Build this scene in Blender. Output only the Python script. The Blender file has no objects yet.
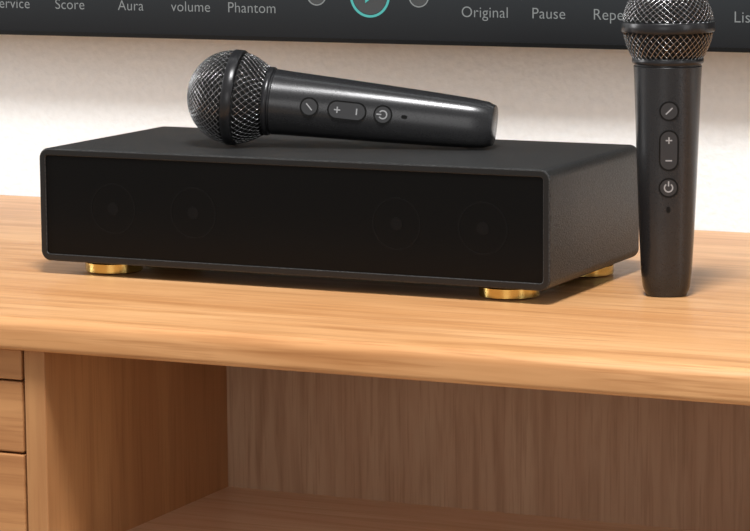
import bpy, bmesh, math
from mathutils import Vector, Matrix
scene=bpy.context.scene
scene.view_settings.view_transform='Standard'
T=0.60
# ---------------------------------------------------------------- helpers
def empty(name,parent=None,M=None):
    o=bpy.data.objects.new(name,None); o.empty_display_size=.05
    scene.collection.objects.link(o)
    if parent: o.parent=parent
    if M is not None: o.matrix_world=M
    return o
def obj(name,me,mat=None,parent=None,smooth=False):
    o=bpy.data.objects.new(name,me); scene.collection.objects.link(o)
    if mat:
        for m in (mat if isinstance(mat,(list,tuple)) else [mat]): me.materials.append(m)
    if parent: o.parent=parent
    if smooth:
        for p in me.polygons: p.use_smooth=True
    return o
def from_py(name,vs,fs,mat,parent=None,smooth=False,mi=None):
    me=bpy.data.meshes.new(name); me.from_pydata([tuple(v) for v in vs],[],fs)
    if mi: 
        for p,i in zip(me.polygons,mi): p.material_index=i
    bm=bmesh.new(); bm.from_mesh(me); bmesh.ops.recalc_face_normals(bm,faces=bm.faces); bm.to_mesh(me); bm.free()
    return obj(name,me,mat,parent,smooth)
def box(name,lo,hi,mat,parent=None,bev=0.001):
    x0,y0,z0=lo;x1,y1,z1=hi
    bm=bmesh.new(); bmesh.ops.create_cube(bm,size=1)
    for v in bm.verts: v.co=Vector(((x0+x1)/2+v.co.x*(x1-x0),(y0+y1)/2+v.co.y*(y1-y0),(z0+z1)/2+v.co.z*(z1-z0)))
    if bev: bmesh.ops.bevel(bm,geom=bm.edges[:],offset=bev,segments=2,profile=.5,affect='EDGES')
    me=bpy.data.meshes.new(name); bm.to_mesh(me); bm.free()
    return obj(name,me,mat,parent)
def loft(name,rings,mat,parent=None,smooth=True,cap0=True,cap1=True):
    n=len(rings[0]); vs=[v for r in rings for v in r]; fs=[]
    for j in range(len(rings)-1):
        for i in range(n):
            k=(i+1)%n
            fs.append((j*n+i,j*n+k,(j+1)*n+k,(j+1)*n+i))
    if cap0: fs.append(tuple(range(n))[::-1])
    if cap1: fs.append(tuple((len(rings)-1)*n+i for i in range(n)))
    o=from_py(name,vs,fs,mat,parent,smooth)
    return o
def sharp(o,ang=35):
    me=o.data; bm=bmesh.new(); bm.from_mesh(me)
    for e in bm.edges:
        if len(e.link_faces)==2 and e.calc_face_angle(0)>math.radians(ang): e.smooth=False
    bm.to_mesh(me); bm.free()
def rev(name,prof,mat,parent=None,n=64,e=2.0,caps=(True,True)):
    rings=[]
    for it in prof:
        r,z=it[0],it[1]; ex=it[2] if len(it)>2 else e
        ring=[]
        for i in range(n):
            t=2*math.pi*i/n; c,s=math.cos(t),math.sin(t)
            ring.append((r*math.copysign(abs(c)**(2/ex),c),r*math.copysign(abs(s)**(2/ex),s),z))
        rings.append(ring)
    o=loft(name,rings,mat,parent,True,caps[0],caps[1]); sharp(o); return o
def prism_y(name,pts,y0,y1,mat,parent=None,hole=None):
    n=len(pts)
    if hole is None:
        vs=[(x,y0,z) for x,z in pts]+[(x,y1,z) for x,z in pts]
        fs=[tuple(range(n)),tuple(range(2*n-1,n-1,-1))]+[(i,(i+1)%n,n+(i+1)%n,n+i) for i in range(n)]
    else:
        vs=[(x,y0,z) for x,z in pts]+[(x,y1,z) for x,z in pts]+[(x,y0,z) for x,z in hole]+[(x,y1,z) for x,z in hole]
        fs=[]
        for i in range(n):
            k=(i+1)%n
            fs+=[(i,k,n+k,n+i),(2*n+i,3*n+i,3*n+k,2*n+k),(i,2*n+i,2*n+k,k),(n+i,n+k,3*n+k,3*n+i)]
    return from_py(name,vs,fs,mat,parent)
def stadium(cx,cz,r,h,n=16):
    p=[]
    for i in range(n+1):
        t=math.pi*i/n; p.append((cx+r*math.cos(t),cz+h+r*math.sin(t)))
    for i in range(n+1):
        t=math.pi+math.pi*i/n; p.append((cx+r*math.cos(t),cz-h+r*math.sin(t)))
    if h==0: p=[(cx+r*math.cos(2*math.pi*i/(2*n)),cz+r*math.sin(2*math.pi*i/(2*n))) for i in range(2*n)]
    return p
def rrect(x0,z0,x1,z1,r,n=8):
    p=[]
    for cx,cz,a in ((x1-r,z1-r,0),(x0+r,z1-r,90),(x0+r,z0+r,180),(x1-r,z0+r,270)):
        for i in range(n+1):
            t=math.radians(a+90*i/n); p.append((cx+r*math.cos(t),cz+r*math.sin(t)))
    return p
# ---------------------------------------------------------------- materials
def newmat(name):
    m=bpy.data.materials.new(name); m.use_nodes=True; nt=m.node_tree
    return m,nt,nt.nodes['Principled BSDF']
def plain(name,col,rough=.5,metal=0,spec=.5,coat=0,emit=None,es=1):
    m,nt,b=newmat(name); b.inputs['Base Color'].default_value=(*col,1); b.inputs['Roughness'].default_value=rough
    b.inputs['Metallic'].default_value=metal; b.inputs['Specular IOR Level'].default_value=spec; b.inputs['Coat Weight'].default_value=coat
    if emit: b.inputs['Emission Color'].default_value=(*emit,1); b.inputs['Emission Strength'].default_value=es
    return m
def speckle(name,c0,c1,scale,rough,bump,dist=.0005,metal=0,spec=.5,detail=3,lo=.38,hi=.66):
    m,nt,b=newmat(name); N=nt.nodes;Lk=nt.links
    tc=N.new('ShaderNodeTexCoord'); nz=N.new('ShaderNodeTexNoise'); nz.inputs['Scale'].default_value=scale; nz.inputs['Detail'].default_value=detail
    Lk.new(tc.outputs['Object'],nz.inputs['Vector'])
    cr=N.new('ShaderNodeValToRGB'); cr.color_ramp.elements[0].position=lo; cr.color_ramp.elements[1].position=hi
    cr.color_ramp.elements[0].color=(*c0,1); cr.color_ramp.elements[1].color=(*c1,1)
    Lk.new(nz.outputs['Fac'],cr.inputs['Fac']); Lk.new(cr.outputs['Color'],b.inputs['Base Color'])
    bp=N.new('ShaderNodeBump'); bp.inputs['Strength'].default_value=bump; bp.inputs['Distance'].default_value=dist
    Lk.new(nz.outputs['Fac'],bp.inputs['Height']); Lk.new(bp.outputs['Normal'],b.inputs['Normal'])
    b.inputs['Roughness'].default_value=rough; b.inputs['Metallic'].default_value=metal; b.inputs['Specular IOR Level'].default_value=spec
    return m
def wood(name,axis,light,mid,dark,rough=.42,seed=0.,streak=.42,fs=1.):
    m,nt,b=newmat(name); N=nt.nodes;Lk=nt.links
    tc=N.new('ShaderNodeTexCoord')
    def mapping(sl,sc):
        mp=N.new('ShaderNodeMapping'); s=[sc,sc,sc]; s['xyz'.index(axis)]=sl
        mp.inputs['Scale'].default_value=s; mp.inputs['Location'].default_value=(seed,seed*1.7,seed*.6)
        Lk.new(tc.outputs['Object'],mp.inputs['Vector']); return mp
    def noise(mp,det,dis=0):
        n=N.new('ShaderNodeTexNoise'); n.inputs['Scale'].default_value=1; n.inputs['Detail'].default_value=det; n.inputs['Distortion'].default_value=dis
        Lk.new(mp.outputs[0],n.inputs['Vector']); return n
    big=noise(mapping(2.2,18),4,1.2); fine=noise(mapping(14*fs,420*fs),3); med=noise(mapping(5*fs,85*fs),5,.6)
    r1=N.new('ShaderNodeValToRGB'); e=r1.color_ramp.elements; e[0].position=.34;e[0].color=(*mid,1); e[1].position=.64;e[1].color=(*light,1)
    Lk.new(big.outputs['Fac'],r1.inputs['Fac'])
    r2=N.new('ShaderNodeValToRGB'); e=r2.color_ramp.elements; e[0].position=.46;e[0].color=(0,0,0,1); e[1].position=.72;e[1].color=(1,1,1,1)
    Lk.new(med.outputs['Fac'],r2.inputs['Fac'])
    r3=N.new('ShaderNodeValToRGB'); e=r3.color_ramp.elements; e[0].position=.53;e[0].color=(0,0,0,1); e[1].position=.7;e[1].color=(1,1,1,1)
    Lk.new(fine.outputs['Fac'],r3.inputs['Fac'])
    def mix(f,fac,a,bcol):
        mx=N.new('ShaderNodeMix'); mx.data_type='RGBA'
        ml=N.new('ShaderNodeMath'); ml.operation='MULTIPLY'; ml.inputs[1].default_value=fac; Lk.new(f,ml.inputs[0]); Lk.new(ml.outputs[0],mx.inputs[0])
        Lk.new(a,mx.inputs[6]); mx.inputs[7].default_value=(*bcol,1); return mx.outputs[2]
    c=mix(r2.outputs['Color'],streak,r1.outputs['Color'],dark); c=mix(r3.outputs['Color'],streak*.8,c,dark)
    Lk.new(c,b.inputs['Base Color'])
    bp=N.new('ShaderNodeBump'); bp.inputs['Strength'].default_value=.12; bp.inputs['Distance'].default_value=.0004; bp.invert=True
    Lk.new(fine.outputs['Fac'],bp.inputs['Height']); Lk.new(bp.outputs['Normal'],b.inputs['Normal'])
    b.inputs['Roughness'].default_value=rough; b.inputs['Specular IOR Level'].default_value=.35
    return m
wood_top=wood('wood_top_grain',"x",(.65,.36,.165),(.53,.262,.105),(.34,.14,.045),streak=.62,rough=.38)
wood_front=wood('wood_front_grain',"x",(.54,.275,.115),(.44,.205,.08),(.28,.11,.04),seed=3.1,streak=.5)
wood_shelf=wood('wood_shelf_grain',"x",(.86,.68,.50),(.80,.58,.41),(.6,.38,.22),seed=2.1,rough=.25)
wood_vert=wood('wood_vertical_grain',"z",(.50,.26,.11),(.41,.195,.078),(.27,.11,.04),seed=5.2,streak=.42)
wood_back=wood('wood_back_grain',"z",(.54,.36,.23),(.48,.295,.18),(.32,.17,.09),seed=7.7,rough=.55,streak=.55,fs=1.5)
plaster=speckle('wall_plaster',(.78,.83,.855),(.83,.88,.905),150,.9,.5,.0018,spec=.2,detail=5,lo=.3,hi=.7)
floor_m=wood('floor_boards','y',(.50,.38,.27),(.42,.3,.2),(.3,.2,.12))
shell_m=speckle('speaker_textured_shell',(.002,.002,.002),(.036,.036,.036),850,.46,.9,.0004,spec=.5)
rim_m=plain('speaker_front_rim',(.006,.006,.006),.36,spec=.45)
panel_m=plain('speaker_front_panel',(.0022,.0022,.0022),.28,spec=.16)
ringm=plain('driver_ring',(.0032,.0032,.0034),.3,spec=.19)
gold_m=plain('brass_foot',(.66,.48,.16),.22,1)
rub_m=plain('foot_rubber',(.01,.01,.01),.7)
handle_m=speckle('mic_handle_metal',(.026,.026,.028),(.036,.036,.038),1500,.26,.05,.0001,metal=.5,spec=.65)
wire_m=plain('mic_grille_wire',(.25,.25,.255),.25,1)
foam_m=plain('mic_inner_foam',(.003,.003,.003),.9)
band_m=plain('mic_band',(.02,.02,.022),.28,.4)
gap_m=plain('button_groove',(.001,.001,.001),.6,spec=.2)
btn_m=plain('button_cap',(.026,.026,.028),.4,spec=.4)
icon_m=plain('button_icon',(.30,.30,.31),.5)
# ---------------------------------------------------------------- room
YW=.4072
box('wall_back',(-2.2,YW,0),(3.0,YW+.12,2.6),plaster,bev=0)
box('floor',(-2.2,-3.2,-.05),(3.0,YW+.12,0),floor_m,bev=0)
# ---------------------------------------------------------------- television console
con=empty('tv_console')
YF=-.17845; ZB=.578
XL,XR=-.42,1.75
def prof(y0,y1,z0,z1,rt,rb,n=8):
    p=[(y1,z0),(y1,z1)]
    for i in range(n+1):
        t=math.radians(90+90*i/n); p.append((y0+rt+rt*math.cos(t),z1-rt+rt*math.sin(t)))
    for i in range(n+1):
        t=math.radians(180+90*i/n); p.append((y0+rb+rb*math.cos(t),z0+rb+rb*math.sin(t)))
    return p
pr=prof(YF-.006,YW-.002,ZB,T,.009,.004)
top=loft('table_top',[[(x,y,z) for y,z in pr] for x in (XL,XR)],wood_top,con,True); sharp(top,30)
BY=.088; DX=.1052; D2=1.02
yf=YF+.004
box('side_panel_left',(XL+.01,yf,.06),(XL+.03,YW-.01,ZB),wood_vert,con)
box('side_panel_right',(XR-.03,yf,.06),(XR-.01,YW-.01,ZB),wood_vert,con)
box('divider_left',(DX-.016,yf,.06),(DX,YW-.01,ZB),wood_vert,con)
box('divider_right',(D2,yf,.06),(D2+.016,YW-.01,ZB),wood_vert,con)
box('compartment_back',(DX-.002,BY,.06),(D2+.002,BY+.012,ZB),wood_back,con,0)
box('shelf',(DX-.002,yf+.006,.415),(D2+.002,BY+.002,.431),wood_shelf,con)
box('bottom_panel',(XL+.012,yf+.006,.06),(XR-.012,YW-.01,.08),wood_front,con)
for side,(a,b) in (('l',(XL+.032,DX-.018)),('r',(D2+.018,XR-.032))):
    box('carcass_back_'+side,(a,BY,.08),(b,BY+.01,ZB),wood_vert,con,0)
    zs=[(.5560,.577),(.5062,.5546),(.345,.5048),(.20,.3436),(.082,.1986)]
    for i,(z0,z1) in enumerate(zs):
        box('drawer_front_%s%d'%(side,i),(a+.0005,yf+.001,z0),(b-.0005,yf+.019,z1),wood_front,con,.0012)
        if i>1: box('drawer_pull_%s%d'%(side,i),((a+b)/2-.05,yf-.012,(z0+z1)/2-.004),((a+b)/2+.05,yf+.002,(z0+z1)/2+.004),wood_vert,con,.003)
for i,(x,y) in enumerate(((XL+.06,yf+.05),(XR-.06,yf+.05),(XL+.06,YW-.06),(XR-.06,YW-.06),(.6,yf+.05))):
    o=rev('leg_%d'%i,[(.016,0),(.024,.061)],wood_vert,con,24); o.location=(x,y,0)
# ---------------------------------------------------------------- television
tv=empty('television')
YT=YW-.05; ZT=.748
tx0,tx1=-.55,.95
def screen_mat():
    m,nt,b=newmat('tv_screen'); N=nt.nodes;Lk=nt.links
    tc=N.new('ShaderNodeTexCoord'); sp=N.new('ShaderNodeSeparateXYZ'); Lk.new(tc.outputs['Object'],sp.inputs[0])
    mr=N.new('ShaderNodeMapRange'); mr.inputs[1].default_value=ZT; mr.inputs[2].default_value=ZT+.05; Lk.new(sp.outputs['Z'],mr.inputs[0])
    cr=N.new('ShaderNodeValToRGB'); e=cr.color_ramp.elements; e[0].color=(.010,.010,.011,1); e[1].color=(.030,.034,.037,1)
    Lk.new(mr.outputs[0],cr.inputs[0])
    b.inputs['Base Color'].default_value=(.005,.005,.005,1); b.inputs['Roughness'].default_value=.25; b.inputs['Specular IOR Level'].default_value=.2
    Lk.new(cr.outputs[0],b.inputs['Emission Color']); b.inputs['Emission Strength'].default_value=1
    return m
bez=plain('tv_bezel',(.004,.004,.004),.35,spec=.3)
box('housing',(tx0,YT+.002,ZT),(tx1,YT+.03,ZT+.84),bez,tv,.002)
box('wall_mount',(.0,YT+.028,ZT+.25),(.4,YW-.0005,ZT+.6),bez,tv,.002)
prism_y('bezel_frame',rrect(tx0,ZT,tx1,ZT+.84,.004),YT-.001,YT+.003,bez,tv,hole=rrect(tx0+.006,ZT+.0035,tx1-.006,ZT+.834,.001))
box('screen',(tx0+.004,YT,ZT+.003),(tx1-.004,YT+.0025,ZT+.836),screen_mat(),tv,0)
ui=plain('ui_text',(.05,.05,.05),.6,emit=(.15,.165,.165)); teal=plain('ui_teal',(.02,.1,.1),.6,emit=(.04,.30,.27)); uid=plain('ui_icon_disc',(.02,.02,.02),.6,emit=(.02,.024,.026))
def text(s,x,z,size=.0125):
    c=bpy.data.curves.new('ui_label_'+s,'FONT'); c.body=s; c.size=size; c.align_x='CENTER'; c.offset=-.00008; c.space_character=1.03
    o=bpy.data.objects.new('ui_label_'+s,c); scene.collection.objects.link(o); c.materials.append(ui)
    o.rotation_euler=(math.pi/2,0,0); o.location=(x,YT-.0004,z); o.parent=tv
for s,x in (('Service',-.2410),('Score',-.1825),('Aura',-.1225),('volume',-.0646),('Phantom',-.0068),('Original',.2043),('Pause',.2594),('Repeat',.3150),('List',.4227),('Songs',.48),('Skip',.54)):
    text(s,x,.7712)
def circ(r,cx,cz,n=48): return [(cx+r*math.cos(2*math.pi*i/n),cz+r*math.sin(2*math.pi*i/n)) for i in range(n)]
for x,r,mm in ((.0536,.0090,ui),(.1460,.0090,ui),(.1021,.0180,teal)):
    prism_y('ui_ring',circ(r,x,.7872),YT-.0005,YT+.0002,mm,tv,hole=circ(r*.89,x,.7872))
    prism_y('ui_disc',circ(r*.86,x,.7872),YT-.0002,YT+.0002,uid,tv)
prism_y('ui_play_icon',[(.098,.781),(.109,.789),(.098,.797)],YT-.0006,YT,teal,tv)
for x in (-.241,-.1825,-.1225,-.0646,-.0068,.2043,.2594,.3150,.4227): 
    prism_y('ui_icon',circ(.008,x,.803),YT-.0005,YT+.0002,ui,tv,hole=circ(.0068,x,.803))
# ---------------------------------------------------------------- speaker box
W,D,H=.402,.17566,.0830
FH=.010
Msp=Matrix.Translation((-.001,0,T))@Matrix.Rotation(-.008,4,'Z')
sp=empty('karaoke_speaker_box',M=Msp)
r=.0075
def R2(i,y,rr=None): return [(x,y,z) for x,z in rrect(i,FH+i,W-i,FH+H-i,max(r-i,.0012) if rr is None else rr)]
sh=loft('shell',[R2(.0008,D),R2(0,D-.0008),R2(0,.0012),R2(.0004,.0004),R2(.0014,0),R2(.0048,0),R2(.0052,.0004),R2(.0052,.0020)],shell_m,sp,True); sharp(sh,25)
loft('front_rim',[R2(.0012,-.0003),R2(.0046,-.0003)],rim_m,sp,False,False,False)
prism_y('front_panel',rrect(.0053,FH+.0053,W-.0053,FH+H-.0053,.0022),.0012,.0022,panel_m,sp)
for i,x in enumerate((.061,.127,.287,.352)):
    for rr,w in ((.0185,.0010),(.0045,.0045)):
        hole=circ(max(rr-w,.0002),x,FH+H*.49); prism_y('driver_ring_%d'%i,circ(rr,x,FH+H*.49),.00105,.0013,ringm,sp,hole=hole)
for i,(x,y) in enumerate(((.043,.032),(.359,.032),(.030,.148),(.370,.148))):
    f=rev('foot_%d'%i,[(.0205,0.0006),(.0212,.0012),(.0212,.0074),(.0203,.0080),(.0180,.0082),(.0180,.0102)],gold_m,sp,48); f.location=(x,y,0)
    g=rev('foot_pad_%d'%i,[(.019,0),(.019,.0008)],rub_m,sp,48); g.location=(x,y,0)
# ---------------------------------------------------------------- microphones
def microphone(M,U,hs=1.0,zrest=None):
    mic=empty('microphone')
    def S(p): return [(q[0]*U,q[1]*U)+tuple(q[2:]) for q in p]
    def hr(r,z):
        k=min(1,max(0,(z-238)/20)); return r*(1+(hs-1)*k)
    def hz(z): return 230+(z-230)*hs
    def SH(p): return [(hr(a,b)*U,hz(b)*U) for a,b in p]
    hp=[(19.0,0,2.6),(20.5,.8,2.6),(23.6,9,2.7),(25.3,25,2.6),(27.2,60,2.5),(29.3,110,2.4),(31.3,165,2.25),(33.0,215,2.05),(33.8,229,2.0),(33.0,230,2.0)]
    rev('handle',S(hp),handle_m,mic,96)
    rev('neck_ring',S([(32.5,229.5),(33,230),(33,231.5),(34.8,232),(35.4,233),(35.4,236),(34.8,237),(33,237.5)]),band_m,mic,96)
    R=44.5; zc=270
    def pw(z):
        t=(z-237)/(264-237); return 34+ (43.5-34)*math.sin(t*math.pi/2)**.9 if t>0 else 34
    dome=[(R*math.cos(a),zc+2+R*.96*math.sin(a)) for a in [math.radians(d) for d in range(0,88,4)]]
    low=[(pw(z),z) for z in (237,242,247,252,257,262)]
    foam=[(x-2.6,z) for x,z in low]+[(R-2.6,zc)]+[(max(x-2.6,.3),z-1.4) for x,z in dome[1:]]
    rev('inner_foam',SH(foam),foam_m,mic,64)
    rev('head_band',SH([(43,262.5),(45.6,263.2),(46.2,264.2),(46.2,272),(45.6,273),(43,273.6)]),band_m,mic,96)
    def lattice(name,fn,rows,n):
        vs=[];fs=[]
        for j in range(rows+1):
            rr,z=fn(j/rows); rr,z=hr(rr,z),hz(z)
            for i in range(n):
                t=2*math.pi*(i+.5*(j%2))/n; vs.append((rr*U*math.cos(t),rr*U*math.sin(t),z*U))
        for j in range(rows-1):
            for i in range(n):
                a=j*n+i
                if j%2==0: l=(j+1)*n+(i-1)%n; rt=(j+1)*n+i
                else: l=(j+1)*n+i; rt=(j+1)*n+(i+1)%n
                fs.append((a,rt,(j+2)*n+i,l))
        o=from_py(name,vs,fs,wire_m,mic,True)
        w=o.modifiers.new('wire','WIREFRAME'); w.thickness=1.25*U; w.use_even_offset=False
        return o
    lattice('grille_dome',lambda t:(R*math.cos(t*math.radians(86)),zc+2+R*.96*math.sin(t*math.radians(86))),22,40)
    lattice('grille_basket',lambda t:(pw(236+28*t),236+28*t),8,40)
    def rad(z):
        for (r0,z0,_),(r1,z1,_) in zip(hp,hp[1:]):
            if z0<=z<=z1: return r0+(r1-r0)*(z-z0)/(z1-z0)
        return 30
    def P(name,pts,z,out,mat,hole=None):
        y=-(rad(z)+out)
        f=lambda L:[(a*U,b*U) for a,b in L]
        o=prism_y(name,f(pts),y*U,(y+4)*U,mat,mic,hole=f(hole) if hole else None)
        k=.0375
        for v in o.data.vertices: v.co.y-=k*(v.co.z-z*U)
        return o
    def bar(name,cx,cz,w,h,ang,z,out=.8):
        c,s=math.cos(ang),math.sin(ang)
        P(name,[(cx+a*c-b*s,cz+a*s+b*c) for a,b in ((-w/2,-h/2),(w/2,-h/2),(w/2,h/2),(-w/2,h/2))],z,out,icon_m)
    for nm,z,h in (('mute',187,0),('volume',148,10.5),('power',111,0)):
        P(nm+'_groove',stadium(0,z,9.8,h),z,.35,gap_m)
        P(nm+'_button',stadium(0,z,8.2,h),z,.5,btn_m)
    bar('mute_icon',0,187,1.2,9,-.8,187)
    bar('plus_h',0,158,6.4,1.3,0,148);bar('plus_v',0,158,1.3,6.4,0,148);bar('minus',0,138,6.4,1.3,0,148)
    arc=[math.radians(125+290*i/24) for i in range(25)]
    P('power_arc',[(4.7*math.cos(a),111+4.7*math.sin(a)) for a in arc]+[(3.4*math.cos(a),111+3.4*math.sin(a)) for a in reversed(arc)],111,.8,icon_m)
    bar('power_bar',0,115,1.3,5,0,111)
    P('status_light',stadium(0,89,1.9,1.2),89,.35,gap_m)
    if zrest is not None:
        lo=min((M@v.co).z for c in mic.children for v in c.data.vertices)
        M=Matrix.Translation((0,0,zrest+.0003-lo))@M
    mic.matrix_world=M
    return mic
base=Vector((.4568,.0755,T))
microphone(Matrix.Translation(base)@Matrix.Rotation(math.radians(22),4,'Z'),.000694)
U2=.000708; hs=1.07
tail=Vector((.3062,.1085,T+FH+H)); head=Vector((.1236,.0622,T+FH+H))
h=(head-tail).normalized(); th=math.asin((46.2*hs-24)/260)
A=(h*math.cos(th)+Vector((0,0,1))*math.sin(th)).normalized()
Nn=(Vector((0,0,1))-A*A.z).normalized()
Sd=Nn.cross(A).normalized()
if Sd.y>0: Sd=-Sd
Fd=Sd*math.cos(math.radians(4))+Nn*math.sin(math.radians(4))
Yl=-Fd; Zl=A; Xl=Yl.cross(Zl)
O=tail+Nn*(24.6*U2)-A*(9*U2)
M=Matrix((( Xl.x,Yl.x,Zl.x,O.x),(Xl.y,Yl.y,Zl.y,O.y),(Xl.z,Yl.z,Zl.z,O.z),(0,0,0,1)))
microphone(M,U2,hs,T+FH+H)
# ---------------------------------------------------------------- lights
def area(name,loc,tgt,size,power,col,sy=None):
    l=bpy.data.lights.new(name,'AREA'); l.energy=power; l.color=col; l.size=size
    if sy: l.shape='RECTANGLE'; l.size_y=sy
    o=bpy.data.objects.new(name,l); scene.collection.objects.link(o); o.location=loc
    o.rotation_euler=(Vector(tgt)-Vector(loc)).to_track_quat('-Z','Y').to_euler(); return o
area('key_light',(.6,-.75,2.3),(.2,.15,.6),.40,50,(1,.99,.975))
area('strip_light_left',(-1.7,-.5,1.35),(.2,.1,.65),.55,24,(1,.99,.975),1.1)  # unseen upright area lamp, added for highlights on the mic handles
area('strip_light_right',(2.1,-.7,1.2),(.4,0,.65),.3,5,(1,.99,.98),1.2)  # narrow strip on the other side, added for the same handle highlights
area('fill_light_front',(.9,-3.0,1.0),(.4,0,.5),1.2,8,(1,.985,.96),.9)  # added fill that brightens the console compartment, not an actual window
w=bpy.data.worlds.new('room_world'); scene.world=w; w.use_nodes=True
bg=w.node_tree.nodes['Background']; bg.inputs[0].default_value=(1,.995,.985,1); bg.inputs[1].default_value=.34
# ---------------------------------------------------------------- camera
yaw,pit,rol=.43089,.14425,-.00747
R=Vector((math.cos(yaw),math.sin(yaw),0)); F=Vector((-math.sin(yaw)*math.cos(pit),math.cos(yaw)*math.cos(pit),-math.sin(pit))); Uv=R.cross(F)
Rr=R*math.cos(rol)+Uv*math.sin(rol); Ur=Uv*math.cos(rol)-R*math.sin(rol)
cd=bpy.data.cameras.new('camera'); cam=bpy.data.objects.new('camera',cd); scene.collection.objects.link(cam)
cam.matrix_world=Matrix(((Rr.x,Ur.x,-F.x,1.11846),(Rr.y,Ur.y,-F.y,-1.84771),(Rr.z,Ur.z,-F.z,.91589),(0,0,0,1)))
cd.sensor_width=36; cd.lens=2948.64*36/750; cd.clip_start=.05
scene.camera=cam
